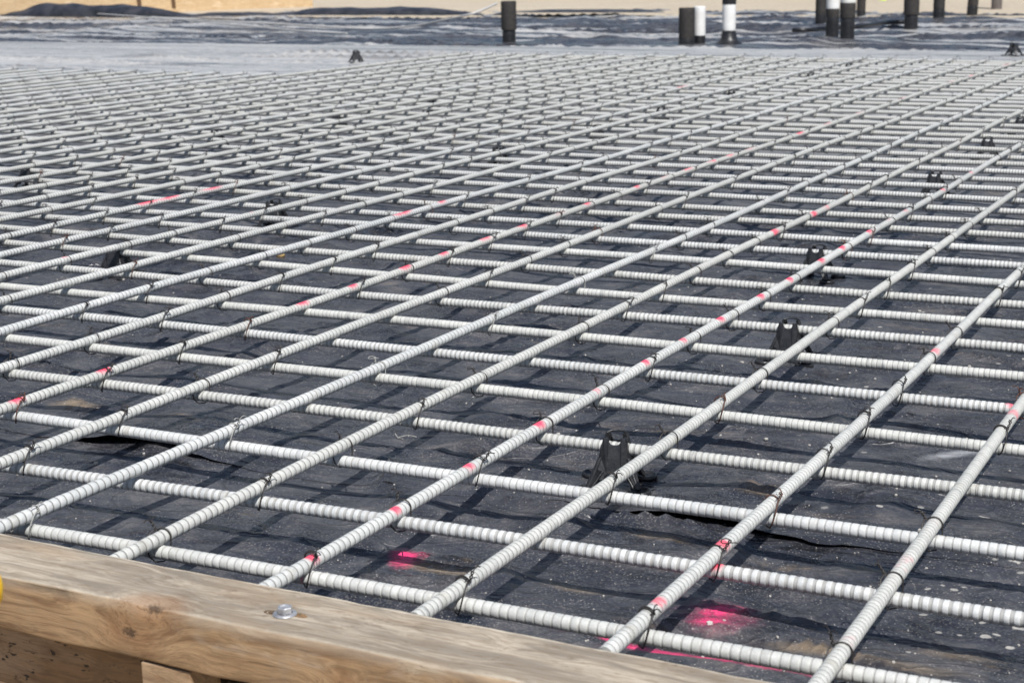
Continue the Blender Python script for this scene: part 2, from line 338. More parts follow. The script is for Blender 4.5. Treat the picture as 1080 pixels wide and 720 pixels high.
def quad(pts,fam):
    """smooth line through surveyed points -> function of the along-coordinate, extrapolated straight"""
    z=HU if fam=='U' else HL
    ul=np.array([UL(bp(x,y,z)) for x,y in pts]); 
    s,o=(ul[:,1],ul[:,0]) if fam=='U' else (ul[:,0],ul[:,1])
    wts=1/(1+np.abs(s-s.mean())*.0+ (0 if fam=='L' else .08)*np.abs(-s-8))
    c=np.polyfit(s,o,2 if len(pts)>3 else 1,w=wts)
    lo,hi=s.min(),s.max(); d=np.polyder(c)
    def f(t):
        t=np.asarray(t,float); tc=np.clip(t,lo,hi)
        # outside the surveyed span the bar runs back to the nominal direction
        return np.polyval(c,tc)+np.clip(np.polyval(d,tc),-.012,.012)*(t-tc)
    return f
UB={}; LB={}
UB[0]=lambda t:0*np.asarray(t,float)+.03; UB[1]=lambda t:0*np.asarray(t,float)+1.0
for i,pts in UPTS.items(): UB[i+1]=quad(pts,'U')
last=14.84
for i in range(16,45):
    if i<=20: pos=[15.82,16.74,17.64,18.6,19.58][i-16]; last=pos
    else: last+=.975; pos=last
    j=random.uniform(-.05,.05); k=random.uniform(-.0015,.0015); w=random.uniform(-.0006,.0006)
    UB[i]=(lambda pos,j,k,w:(lambda t:pos+j+k*(np.asarray(t,float)+20)+w*(np.asarray(t,float)+25)**2*.15))(pos,j,k,w)
for i,pts in LPTS.items(): LB[i]=quad(pts,'L')
n=10; pos=-15.53
while pos>-51.4:
    pos-=.985; j=random.uniform(-.05,.05); k=random.uniform(-.0015,.0015)
    LB[n]=(lambda pos,j,k:(lambda t:pos+j+k*(np.asarray(t,float)-12)))(pos,j,k); n+=1
NL=n-1
LE=[float(LB[i](12.)) for i in sorted(LB)]
def umax(l): return 28.35 if l<-41.3 else 43.6
def lat_j_f(st,seed): return (.0020*np.sin(st*2.3+seed*1.7)+.0012*np.sin(st*5.3+seed*.9))*np.clip(st-1.2,0,1)
def bar(name,fam,fn,s0,s1,seed):
    z0=HU if fam=='U' else HL
    n_end=fn(s0)
    pa=XY(*( (float(n_end),s0) if fam=='U' else (s0,float(n_end)) ),z0)
    e=fn(s1); pb=XY(*((float(e),s1) if fam=='U' else (s1,float(e))),z0)
    dx=pb-pa; L=float(np.linalg.norm(dx)); dx/=L; dy=np.array([-dx[1],dx[0],0])
    pr_=random.Random(seed*7+1); pitch=({0:.0068,1:.0068,2:.0066,3:.0070,4:.0070,5:.0082,6:.0088,7:.0092,8:.0085}.get(seed) or pr_.uniform(.0074,.0088)) if fam=='U' else ({101:.0078,102:.0080,103:.0077,104:.0069}.get(seed) or pr_.uniform(.0065,.0070))
    PRF=PROF['U'] if fam=='U' else PROF['L' if seed%2==0 else 'M']
    if seed==102: PRF=PROF['L']
    # ring stations: fine (4 per rib) near the viewer, coarser beyond
    st=[]; s=0.; near=[]
    ns=SUB
    i=0
    while s<L:
        q=pa+dx*s; d=dist(q); isn=(d<NEAR) and abs(q[0])<d*.36+.12
        st.append(s); near.append(isn)
        if isn:
            k=math.floor(s/pitch+1e-6); ph=s/pitch-k
            cuts=PRF[0]; nx=None
            for c in cuts:
                if c>ph+1e-4: nx=(k+c)*pitch; break
            s=nx if nx is not None else (k+1+cuts[0])*pitch
        else: s+=.03 if d<5.5 else .08
    st.append(L); near.append(near[-1])
    st=np.array(st); near=np.array(near)
    n=14 if False else ns
    th=np.arange(n)*2*math.pi/n+math.pi/n
    ph=st/pitch-np.floor(st/pitch)
    cuts,rr,gg=PRF
    cc=np.array(list(cuts)+[1+cuts[0]]); rv=np.array(list(rr)+[rr[0]]); gv=np.array(list(gg)+[gg[0]])
    phx=np.where(ph<cc[0]-1e-4,ph+1,ph)
    rad=np.where(near,np.interp(phx,cc,rv),.965)*RB; gr=np.where(near,np.interp(phx,cc,gv),0)
    rs=np.random.default_rng(seed)
    # true lateral course of the bar relative to its chord
    smp=np.linspace(s0,s1,60); off=np.array([ (XY(*((float(fn(t)),t) if fam=='U' else (t,float(fn(t)))),z0)-pa)@dy for t in smp]); al=np.linspace(0,L,60)
    lat=np.interp(st,al,off)+lat_j_f(st,seed)
    # slack: sags and rides a little
    zz=.0014*np.sin(st*2.1+seed)+.0009*np.sin(st*5.3+seed*2)
    tilt=(.10 if fam=='U' else .04)*RB
    X=st[:,None]+np.cos(th)[None,:]*tilt*near[:,None]+rs.normal(0,.00012,(len(st),n))*near[:,None]
    Rr=rad[:,None]*(1+rs.normal(0,.008,(len(st),1)))
    Y=lat[:,None]+np.cos(th)[None,:]*Rr; Z=zz[:,None]+np.sin(th)[None,:]*Rr
    V=np.stack([X,Y,Z],-1).reshape(-1,3)
    m=len(st); I=np.arange(m-1)[:,None]*n; K=np.arange(n)[None,:]; K2=(K+1)%n
    Q=np.stack([I+K,I+n+K,I+n+K2,I+K2],-1).reshape(-1,4)
    # caps as two small rings closing to the centre
    pt=np.zeros(m)
    along=s0+(s1-s0)*st/L
    for (pf,u,l,k,w) in paints:
        if pf!=fam: continue
        a_,b_=(l,u) if fam=='U' else (u,l)
        if not (min(s0,s1)<a_<max(s0,s1)) or abs(float(fn(a_))-b_)>.47: continue
        d=np.abs(along-a_)*S
        pt=np.maximum(pt,k*np.clip((w*1.5-d)/(w*1.0),0,1))
    if fam=='U' and seed==9: pt=np.maximum(pt,np.where(along<-24,.10,.0))
    if fam=='U' and seed==2: pt=np.maximum(pt,.05)
    PT=np.repeat(pt,n)*np.tile(np.clip(.62+.55*np.sin(th+.9*math.sin(seed*3.)),.12,1),m)
    V=np.vstack([V,[[0,lat[0],zz[0]],[L,lat[-1],zz[-1]]]])
    c0=m*n; c1=c0+1
    tri=[]
    for k in range(0,n,2):
        tri.append((c0,k,(k+1)%n,(k+2)%n)); b=(m-1)*n; tri.append((c1,b+(k+2)%n,b+(k+1)%n,b+k))
    Q=np.vstack([Q,tri])
    nr=np.append(np.repeat(near.astype(float),n),[1,1]); G=np.append(np.repeat(gr,n),[0,0]); RC=np.append(np.repeat(st/pitch,n),[0,L/pitch]); PT=np.append(PT,[0,0])
    me=np_mesh(name,V,Q,M['bar'+fam],True,{'near':nr,'groove':G,'paint':PT,'ribc':RC})
    o=bpy.data.objects.new(name,me); o.location=pa; o.rotation_euler=(0,0,math.atan2(dx[1],dx[0]))
    return link(o)
NEAR=3.1; SUB=12
PROF={'U':((.0,.05,.10,.77,.82,.87,.95),(.945,.99,1.005,1.005,.99,.945,.94),(1.,.2,.0,.0,.2,1.,1.)),
      'L':((.0,.035,.08,.52,.565,.60,.78,.97),(.956,1.,1.006,1.006,1.0,.956,.952,.956),(.9,.1,0,0,.1,.9,1.,.9)),
      'M':((.0,.04,.09,.74,.785,.82,.90,.97),(.955,1.,1.005,1.005,1.,.955,.95,.955),(.8,.1,0,0,.1,.8,.9,.8))}
ORD=['first','second','third','fourth','fifth','sixth','seventh','eighth','ninth','tenth','eleventh','twelfth','thirteenth','fourteenth','fifteenth','sixteenth','seventeenth','eighteenth','nineteenth']
TENS={2:'twenty',3:'thirty',4:'forty',5:'fifty'}
TENTH={2:'twentieth',3:'thirtieth',4:'fortieth',5:'fiftieth'}
def nth(i):
    if i<=19: return ORD[i-1]
    return TENTH[i//10] if i%10==0 else TENS[i//10]+'-'+ORD[i%10-1]
UDESC={2:'the thick foreground bar faintly streaked pink',4:'clean chalky grey bar',5:'row of pink paint marks at its crossings',6:'chalky bar with a few faint pink marks',7:'dull beige grey bar tied with pale thread',9:'pink paint dashes along its length',11:'one bold pink patch mid-length'}
for i in sorted(UB):
    if i>43: continue
    l1=(-51.6+random.uniform(-.12,.12)) if i<28.6 else -41.3+random.uniform(-.2,.2)
    o=bar('diagonal_rebar','U',UB[i],-7.05-(.045*(i-2)/5.-.09 if i<9 else 0),l1,i)
    lab='grey ribbed diagonal bar, %s from the right'%nth(max(i-1,1)) if i>=2 else None
    if i==0: lab='grey ribbed bar outermost on the right, outside the photo'
    if i==1: lab='grey ribbed bar just outside the right bottom corner'
    if i in UDESC: lab='%s diagonal bar from the right, %s'%(nth(i-1),UDESC[i])
    tag(o,lab,'rebar','diagonal bars of the upper layer')
for i in sorted(LB):
    l=LE[i-1]
    o=bar('cross_rebar','L',LB[i],-1.2,umax(l)+random.uniform(-.1,.1),100+i)
    lab='pale ribbed cross bar under the diagonals, %s from the timber'%nth(i)
    if i==1: lab='pale ribbed cross bar lying right beside the timber'
    tag(o,lab,'rebar','cross bars of the lower layer')

# ------------------------------------------------------------------ ground sheet
CH_FLAT=[]
def sheet_z(x,y):
    z=sheet_raw(x,y)
    for (cx,cy,hz) in CH_FLAT:
        k=1-sst(*((.045,.10) if hz>-.01 else (.10,.35)),np.sqrt((x-cx)**2+(y-cy)**2)); z=z*(1-k)+hz*k
    return z
def sheet_raw(x,y):
    u=(nU[0]*x+nU[1]*y); l=-(nL[0]*x+nL[1]*y)        # metres; l grows away from the camera
    wx=x+.05*(vn(x*5,y*5,3)-.5)*2; wy=y+.05*(vn(x*5,y*5,4)-.5)*2
    uu=nU[0]*wx+nU[1]*wy; ll=-(nL[0]*wx+nL[1]*wy)
    z=.010*(vn(uu*3.2,ll*4.5,1)-.5)+.008*(vn(uu*7,ll*11,2)-.5)
    z+=.016*ridge(uu*3.4,ll*9.,5,3.5)*vn(uu*2,ll*2,6)
    z+=.0085*ridge(uu*8,ll*16,7,3.5)*sst(.3,.7,vn(uu*3,ll*3,8))
    z+=.0022*ridge(uu*30,ll*22,19,3)*sst(.35,.75,vn(uu*5,ll*5,20))
    z+=.0030*(vn(uu*28,ll*34,9)-.5)+.0008*(vn(uu*60,ll*70,9)-.5)
    # the sheet lies calm and tight past the end of the grid, with a few lifted folds
    far=sst(6.0,7.6,l)
    l2=l+.12*(vn(u*.9,l*.9,23)-.5); fold=.030*ridge(u*.45,l2*2.6,12,9)*sst(.35,.7,vn(u*.6,l*1.2,13))
    z=z*(1-far*.6)*(1-.8*sst(8.7,9.3,l))+far*fold*(1-sst(8.5,9.2,l))
    # then it drops over a step and lies in big loose folds
    B=sst(9.42,9.52,l)
    big=.046*ridge(uu*.28,ll*1.9,15,3.5)+.022*ridge(uu*.7,ll*4.6,16,4)+.016*(vn(uu*3,ll*7,17)-.5)+.010*(vn(uu*9,ll*16,18)-.5)
    z=z*(1-B)+B*(-.085+big)
    # lip rolled up along the far border
    e=sst(13.6,14.1,l*0+y*.9-x*.03)
    return z-.0
CHAIRS=[(660,503,'nearest black plastic bar chair, under a cross bar left of the fourth diagonal',None),
(838,375,'black bar chair beside the third diagonal bar, behind the nearest chair',None),
(867,290,'black bar chair half hidden under the pink marked diagonal',None),
(984,208,'small black chair under pink marked bar near the right edge',None),
(97,298,'black chair beneath the grid nearest the left edge of the photo',None),
(300,236,'black chair tipped beside a diagonal bar left of centre',None),
(22,200,'tiny black chair at the far left edge of the grid',None),
(522,178,'black chair seen between bars just above the photo centre',None),
(626,153,'black chair between bars right of centre, nearer of two',None),
(699,131,'black chair between bars right of centre, farther of two',None),
(775,110,'small dark chair in the right half, far back in grid',None),
(456,119,'small dark chair in the middle of the far grid',None),
(364,135,'small dark chair left of the middle in far grid',None),
(237,155,'small dark chair in far left part of the grid',None),
(1036,170,'black chair at the right edge, nearer of the last two',None),
(1073,145,'black chair touching the right edge of the photo',None),
(852,92,'tiny black chair near the far right rim of grid',None),
(897,80,'tiny black chair nearest the far right rim of grid',None),
(376,67,'lone black chair standing on open sheet past the grid',1),
(1069,59,'larger black chair on the open sheet, far right edge',2)]
def chair_spot(x,y,mode):
    q=bp(x,y,0.)
    if mode is None:
        u,l=UL(q); j=min(LB,key=lambda k:abs(float(LB[k](u))-l)); l=float(LB[j](u)); q=XY(u,l)
    return q
for _x,_y in ((537,44.5),(725,46.5),(738,45.5),(769.5,46.5),(895,42),(962,31)):
    _q=bp(_x,_y,-.05); CH_FLAT.append((_q[0],_q[1],-.052))
for _c in CHAIRS:
    if _c[3] is None:
        _q=chair_spot(_c[0],_c[1],None); CH_FLAT.append((_q[0],_q[1],-.001))
def build_sheet():
    ys=[.9]; 
    while ys[-1]<20.5:
        y=ys[-1]; ys.append(y+(.009 if y<2.6 else .009+(y-2.6)*.0035))
    ys=np.array(ys)
    xs=np.unique(np.concatenate([np.arange(-7.6,-1.0,.035),np.arange(-1.0,1.3,.010),np.arange(1.3,7.0,.03)]))
    X,Y=np.meshgrid(xs,ys); Z=sheet_z(X,Y)
    # stop at the timber: the sheet is cut along the form
    l=-(nL[0]*X+nL[1]*Y)/S
    V=np.stack([X,Y,Z],-1).reshape(-1,3)
    nx=len(xs); I=np.arange(len(ys)-1)[:,None]*nx; J=np.arange(nx-1)[None,:]
    Q=np.stack([I+J,I+J+1,I+nx+J+1,I+nx+J],-1).reshape(-1,4)
    lc=l.ravel()[Q].min(1); keep=lc>6.86
    Q=Q[keep]
    # far border a little ragged
    bb=np.array([bp(x,y,-.03)[:2] for x,y in ((-200,13.5),(0,13.2),(200,12.6),(320,12.4),(540,9.8),(800,10),(950,11.5),(1300,14))]); yb=np.interp(X.ravel(),bb[:,0],bb[:,1])+.25*(vn(X.ravel()*.8,X.ravel()*0,31)-.5)
    Q=Q[(Y.ravel()<yb)[Q].all(1)]
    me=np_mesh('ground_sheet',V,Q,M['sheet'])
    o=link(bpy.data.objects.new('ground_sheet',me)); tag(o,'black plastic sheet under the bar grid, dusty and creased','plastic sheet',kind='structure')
build_sheet()
# overlapping second sheet whose free edge is the seam running between the bars
def build_seam():
    us=np.arange(0.2,17,.05); ts=np.linspace(0,1,14); V=[]
    for t in ts:
        for u in us:
            lift=.0
            for c,wd,h in ((8.15,.55,.016),(3.35,.7,.0075),(12.5,.5,.01)): lift+=h*math.exp(-((u-c)/wd)**2)
            l=9.82+ (1-t)*0+ .05*(float(vn(np.array(u*2.),np.array(7.7),42))-.5)*2 + t*1.6
            q=XY(u,-l); z=float(sheet_z(np.array(q[0]),np.array(q[1])))
            k=(1-t)**3
            V.append((q[0],q[1],z+.0004+lift*k-.004*t**4*2))
    n=len(us); I=np.arange(len(ts)-1)[:,None]*n; J=np.arange(n-1)[None,:]
    Q=np.stack([I+J,I+n+J,I+n+J+1,I+J+1],-1).reshape(-1,4)
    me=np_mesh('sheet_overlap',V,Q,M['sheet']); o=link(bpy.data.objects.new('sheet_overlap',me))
    tag(o,'loose overlapping edge of black sheet lifting off the sheet below','plastic sheet',kind='structure')
build_seam()
# ground: low strip in front of the form, filled pad under the sheet, sand beyond
def ground_mesh():
    prof=[(-10,-.35),(6.80,-.35),(6.81,-.02),(9*1/S*1.035,-.02),(9.6/S,-.14),(12.5/S,-.14),(17.0/S,-.03),(25/S,.05),(60/S,.25),(300/S,.3)]
    mb=MB(); us=[-400,-60,-20,0,20,60,120,400]; vs=[]
    for l,z in prof:
        for u in us: vs.append(XY(u,-l,z))
    n=len(us); fs=[(i*n+j,(i+1)*n+j,(i+1)*n+j+1,i*n+j+1) for i in range(len(prof)-1) for j in range(n-1)]
    mb.add(vs,fs); o=mb.build('ground',M['sand']); tag(o,'dry tan sand around the building pad','ground',kind='structure')
ground_mesh()
def on_sheet(q):
    return float(sheet_z(np.array(q[0]),np.array(q[1])))
# ------------------------------------------------------------------ grit
mb=MB()
for k in range(900):
    y=.98+random.random()**1.5*2.4; x=random.uniform(-.36,.36)*y
    if random.random()<.45: x=abs(x)
    q=np.array([x,y,0]); 
    if -UL(q)[1]<7.05: continue
    z=on_sheet(q); r=random.choice([.0006,.0008,.001,.0014]) if random.random()<.965 else random.uniform(.0018,.0034)
    a0=random.random()*6; m=5
    top=[(x+math.cos(a0+i*6.28/m)*r*random.uniform(.6,1.2),y+math.sin(a0+i*6.28/m)*r*random.uniform(.6,1.2),z+.0002+r*.45) for i in range(m)]
    bot=[(x+(p[0]-x)*1.15,y+(p[1]-y)*1.15,z-.0005) for p in top]
    mb.add(top+bot,[tuple(range(m))]+[(i,(i+1)%m,m+(i+1)%m,m+i) for i in range(m)])
tag(mb.build('grit',M['grit']),'pale grit and crumbs scattered on the black sheet','grit',kind='stuff')

# ------------------------------------------------------------------ wire ties
def tie_path(v):
    """local frame: x along the diagonal bar (away), y along its left; z=0 at the diagonal bar's axis; cross bar axis at z=-.0132"""
    r=RB+.0009; sgn=1 if v%2==0 else -1
    P=[]
    xo=.0085; dz=HU-HL
    # over the diagonal bar and down both sides
    def arc(x0,x1,a0,a1,n):
        for i in range(n+1):
            a=math.radians(a0+(a1-a0)*i/n); t=i/n
            P.append((x0+(x1-x0)*t,math.cos(a)*r*1.02,math.sin(a)*r*1.02))
    P.append((-xo*.8,sgn*r*.9,r*.75)) if False else None
    a0,a1=(150,-20) if sgn>0 else (30,200)
    arc(xo*.8*1.,xo*1.05,a0,a1,9)
    y=r if sgn>0 else -r
    P.append((xo*.9,y*1.05,-dz*.6)); P.append((xo*.75,y*.9,-dz-RB*.5)); 
    P.append((xo*.2,y*.55,-dz-r*1.05)); P.append((-xo*.35,-y*.2,-dz-r*1.08)); P.append((-xo*.85,-y*.7,-dz-RB*.35)); P.append((-xo*.8,-y*1.1,-dz*.3))
    P.append((-xo*.2,-y*1.12,r*.45)); P.append((xo*.5,-y*.95,r*.8)); 
    return P,(xo*.8,math.cos(math.radians(a0))*r,math.sin(math.radians(a0))*r)
def tie_mesh(v,low=False,mat='wire'):
    rs=random.Random(v*13+5); mb=MB(); P,tp=tie_path(v); rad=.00074
    mb.tube([(x,y,z) for x,y,z in P],rad if not low else .0008,5 if not low else 3)
    if not low and v%4==2:
        mb.tube([(x+.0016,y*1.04,z*1.03+(.0004 if z>0 else -.0004)) for x,y,z in P[:12]],rad*.95,5)
    # twisted pigtail, two strands
    h=rs.uniform(.005,.012); lean=(rs.uniform(-.006,.006),rs.uniform(-.002,.007)*(1 if tp[1]>0 else -1))
    if not low:
        for ph in (0,math.pi):
            mb.tube([(tp[0]+lean[0]*t+math.cos(ph+t*9)*.0011*(1-.3*t),tp[1]+lean[1]*t+math.sin(ph+t*9)*.0011,tp[2]+h*t) for t in [i/9 for i in range(10)]],rad*.85,5)
        # open ends
        ex,ey,ez=tp[0]+lean[0],tp[1]+lean[1],tp[2]+h
        if v%3==0:
            L_=rs.uniform(.005,.008)
            mb.tube([(ex+math.cos(a)*L_*.6-L_*.5,ey+math.sin(a)*L_*.9,ez+.001*math.sin(a*2)) for a in [i*.62 for i in range(9)]],rad*.75,5)
        else:
            d1=rs.uniform(0,6.28)
            for d in (d1,d1+rs.uniform(1.8,3.2)):
                mb.tube([(ex+math.cos(d)*t*.009,ey+math.sin(d)*t*.009,ez+.003*math.sin(t*2.6)) for t in (0,.35,.7,1)],rad*.75,5)
    else: mb.tube([(tp[0],tp[1],tp[2]),(tp[0]+lean[0],tp[1]+lean[1],tp[2]+h)],.0011,3)
    return mb.mesh('wire_tie',M[mat])
NV=12
TM={m:[tie_mesh(v,False,m) for v in range(NV)] for m in ('wire','rust','pale')}
TL=[tie_mesh(v,True) for v in range(6)]
cands=[]
for i in range(2,43):
    for j in range(1,NL+1):
        l=LE[j-1]; u=float(UB[i](l)); lv=l
        for _ in range(3):
            lv=float(LB[j](u)); u=float(UB[i](lv))
        if u>umax(lv)-.1: continue
        q=XY(u,lv,HU); d=q-np.array([0,0,CAMZ]); zf=d@fw
        px=W0/2+F*(d@rt)/zf; py=H0/2-F*(d@up)/zf
        if -6<px<1086 and py<724:
            rr=random.Random(i*100+j)
            if i==7 and j%2==1 and zf<3: kind='pale' 
            elif rr.random()<.05: kind='rust'
            else: kind='wire'
            if rr.random()<.13 and kind!='pale': continue
            if i==7 and zf<3 and kind!='pale': continue
            cands.append((zf,i,j,q,kind))
cands.sort(key=lambda c:c[0])
bdir=lambda i,l: math.atan2(*( (XY(float(UB[i](l-.5)),l-.5)-XY(float(UB[i](l+.5)),l+.5))[[1,0]] ))
for n_,(zf,i,j,q,kind) in enumerate(cands[:290]):
    o=bpy.data.objects.new('wire_tie',random.choice(TM[kind])); link(o)
    zz=.0012*math.sin(0)
    o.location=(q[0],q[1],HU); o.rotation_euler=(0,0,bdir(i,float(LB[j](UB[i](LE[j-1])))))
    nm={'wire':'black','rust':'rusty','pale':'pale'}[kind]
    tag(o,'%s wire tie where %s diagonal bar from right meets %s cross bar from timber'%(nm,nth(i-1),nth(j)),'wire tie','wire ties at the bar crossings')
VV=[];FF=[]
for (zf,i,j,q,kind) in cands[290:]:
    me=random.choice(TL); a=bdir(i,LE[j-1]); ca,sa=math.cos(a),math.sin(a); b=len(VV)
    VV+=[(q[0]+v.co.x*ca-v.co.y*sa,q[1]+v.co.x*sa+v.co.y*ca,HU+v.co.z) for v in me.vertices]
    FF+=[tuple(b+k for k in p.vertices) for p in me.polygons]
me=bpy.data.meshes.new('far_wire_ties'); me.from_pydata(VV,[],FF); me.materials.append(M['wire'])
tag(link(bpy.data.objects.new('far_wire_ties',me)),'countless tiny wire ties over the far part of the grid','wire ties',kind='stuff')

# ------------------------------------------------------------------ bar chairs
def chair_parts():
    """body shell with four prongs, four legs, four round feet; origin on the sheet under its centre"""
    out={}
    mb=MB(); rt_,rb_=.0130,.0250; zt,zb=.0355,.0105; pz=.0570; th=.0022
    # four trapezoid panels with a rounded notch between prongs
    for k in range(4):
        c,s_=math.cos(k*math.pi/2),math.sin(k*math.pi/2)
        def T(y,z,inset=0.):
            f=(z-zb)/(pz-zb); r=rb_+(rt_-rb_)*min(1.,max(0.,(z-zb)/(zt+.006-zb)))-inset
            x_=r; y_=y
            return (x_*c-y_*s_,x_*s_+y_*c,z)
        deep=(k%2==0)
        zz_=(lambda z: z if deep else .0475+(z-.036)*.45)
        w=lambda z: (rb_+(rt_-rb_)*min(1.,(z-zb)/(zt+.006-zb)))
        prof=[(-w(zb),zb),(-w(zb)*.45,zb+.001),(-w(zb)*.32,zb+.007),(w(zb)*.32,zb+.007),(w(zb)*.45,zb+.001),(w(zb),zb),(w(.03),.03),(w(zt),zt),(w(.046),.046),(w(.05)*.95,.0555),(w(.05)*.62,pz-.0008),(.0072,zz_(.050)),(.0068,zz_(.043)),(.0052,zz_(.0385)),(.0026,zz_(.0365)),(0,zz_(.0360)),(-.0026,zz_(.0365)),(-.0052,zz_(.0385)),(-.0068,zz_(.043)),(-.0072,zz_(.050)),(-w(.05)*.62,pz-.0008),(-w(.05)*.95,.0555),(-w(.046),.046),(-w(zt),zt),(-w(.03),.03)]
        # build as strips between outer and inner skins
        n=len(prof); a=[T(y,z) for y,z in prof]; b=[T(y*.9,z,th) for y,z in prof]
        # triangulate the flat-ish outline by left/right pairing
        bm=bmesh.new(); va=[bm.verts.new(p) for p in a]; vb=[bm.verts.new(p) for p in b]
        fa=bm.faces.new(va); fb=bm.faces.new(list(reversed(vb)))
        for i in range(n): bm.faces.new((va[i],vb[i],vb[(i+1)%n],va[(i+1)%n]))
        bmesh.ops.triangulate(bm,faces=[fa,fb]); bm.verts.index_update()
        mb.add([v.co for v in bm.verts],[tuple(v.index for v in f.verts) for f in bm.faces]); bm.free()
        # raised slots on the panel
        for yy in (-.006,-.002,.002,.006):
            p0=Vector(T(yy,.0235)); p1=Vector(T(yy*.9,.0305)); nrm=Vector((c,s_,.2)).normalized()
            mb.tube([p0+nrm*.0004,p1+nrm*.0004],.0007,5)
    mb.tube([(-.011*.0-.0118,.0118,.0555),(-.007,.0150,.0572),(0,.0155,.0578),(.007,.0150,.0572),(.0118,.0118,.0555)],.0013,6)
    out['body']=mb.mesh('body',M['plastic'])
    leg=MB()
    leg.slab([(.0245,-.0065,.020),(.0245,.0065,.020),(.0375,.0036,.0025),(.0375,-.0036,.0025)],(.0030,0,.0018))
    leg.tube([(.0225,0,.034),(.0315,0,.016),(.0400,0,.0028)],[.0022,.0026,.0022],6)
    leg.tube([(.0235,-.006,.020),(.0380,-.0040,.003)],.0018,5); leg.tube([(.0235,.006,.020),(.0380,.0040,.003)],.0018,5)
    out['leg']=leg.mesh('leg',M['plastic'])
    ft=MB(); ft.lathe([(0,.0014),(.0100,.0014),(.0112,.0036),(.0128,.0036),(.0134,.0014),(.0134,-.0014),(0,-.0014)],22,(.0425,0,0))
    out['foot']=ft.mesh('foot',M['plastic'])
    return out
CP=chair_parts()
for n_,(x,y,lab,mode) in enumerate(CHAIRS):
    q=chair_spot(x,y,mode); z=on_sheet(q)
    t=empty('bar_chair',(q[0],q[1],(0.0005 if mode is None else z+.002)),A-math.pi/2+((random.uniform(-.1,.3) if n_ else .27) if mode is None else .9))
    t.scale=(.95,.95,.97)
    tag(t,lab,'bar chair','black plastic chairs holding up the bars')
    if mode==1: t.scale=(1.1,)*3
    if mode==2: t.location.z=z+.001; t.scale=(1.15,)*3; t.rotation_euler[2]=.8
    link(bpy.data.objects.new('body',CP['body']),t)
    for k in range(4):
        lg=link(bpy.data.objects.new('leg',CP['leg']),t); lg.rotation_euler=(0,0,math.pi/4+k*math.pi/2)
        link(bpy.data.objects.new('foot',CP['foot']),lg)
# ------------------------------------------------------------------ scraps
def scrap(name,pts,rad,mat,label,cat):
    mb=MB()
    for p in pts: mb.tube(p,rad,5)
    tag(mb.build(name,M[mat]),label,cat)
q=bp(420,464,0); z=on_sheet(q)+.001
scrap('wire_offcut',[[(q[0]-.004,q[1]+.006,z+.004),(q[0],q[1],z),(q[0]+.006,q[1]-.007,z+.001)],[(q[0],q[1],z+.001),(q[0]+.012,q[1]+.002,z+.003),(q[0]+.022,q[1]+.0,z+.001)]],.0006,'pale','pale forked wire offcut lying on the black sheet','wire offcut')
q=bp(296,276,0); z=on_sheet(q)
mb=MB(); mb.lathe([(0,.010),(.006,.009),(.009,.004),(.008,-.001),(0,-.001)],9,(q[0],q[1],z))
tag(mb.build('stone',mat_simple('tan_stone',(.42,.30,.12),.9,(.3,.2,.09),90.)),'small tan stone on the sheet left of centre','stone')
# leftover twigs of straw by the pale ties
q=bp(946,603,0)
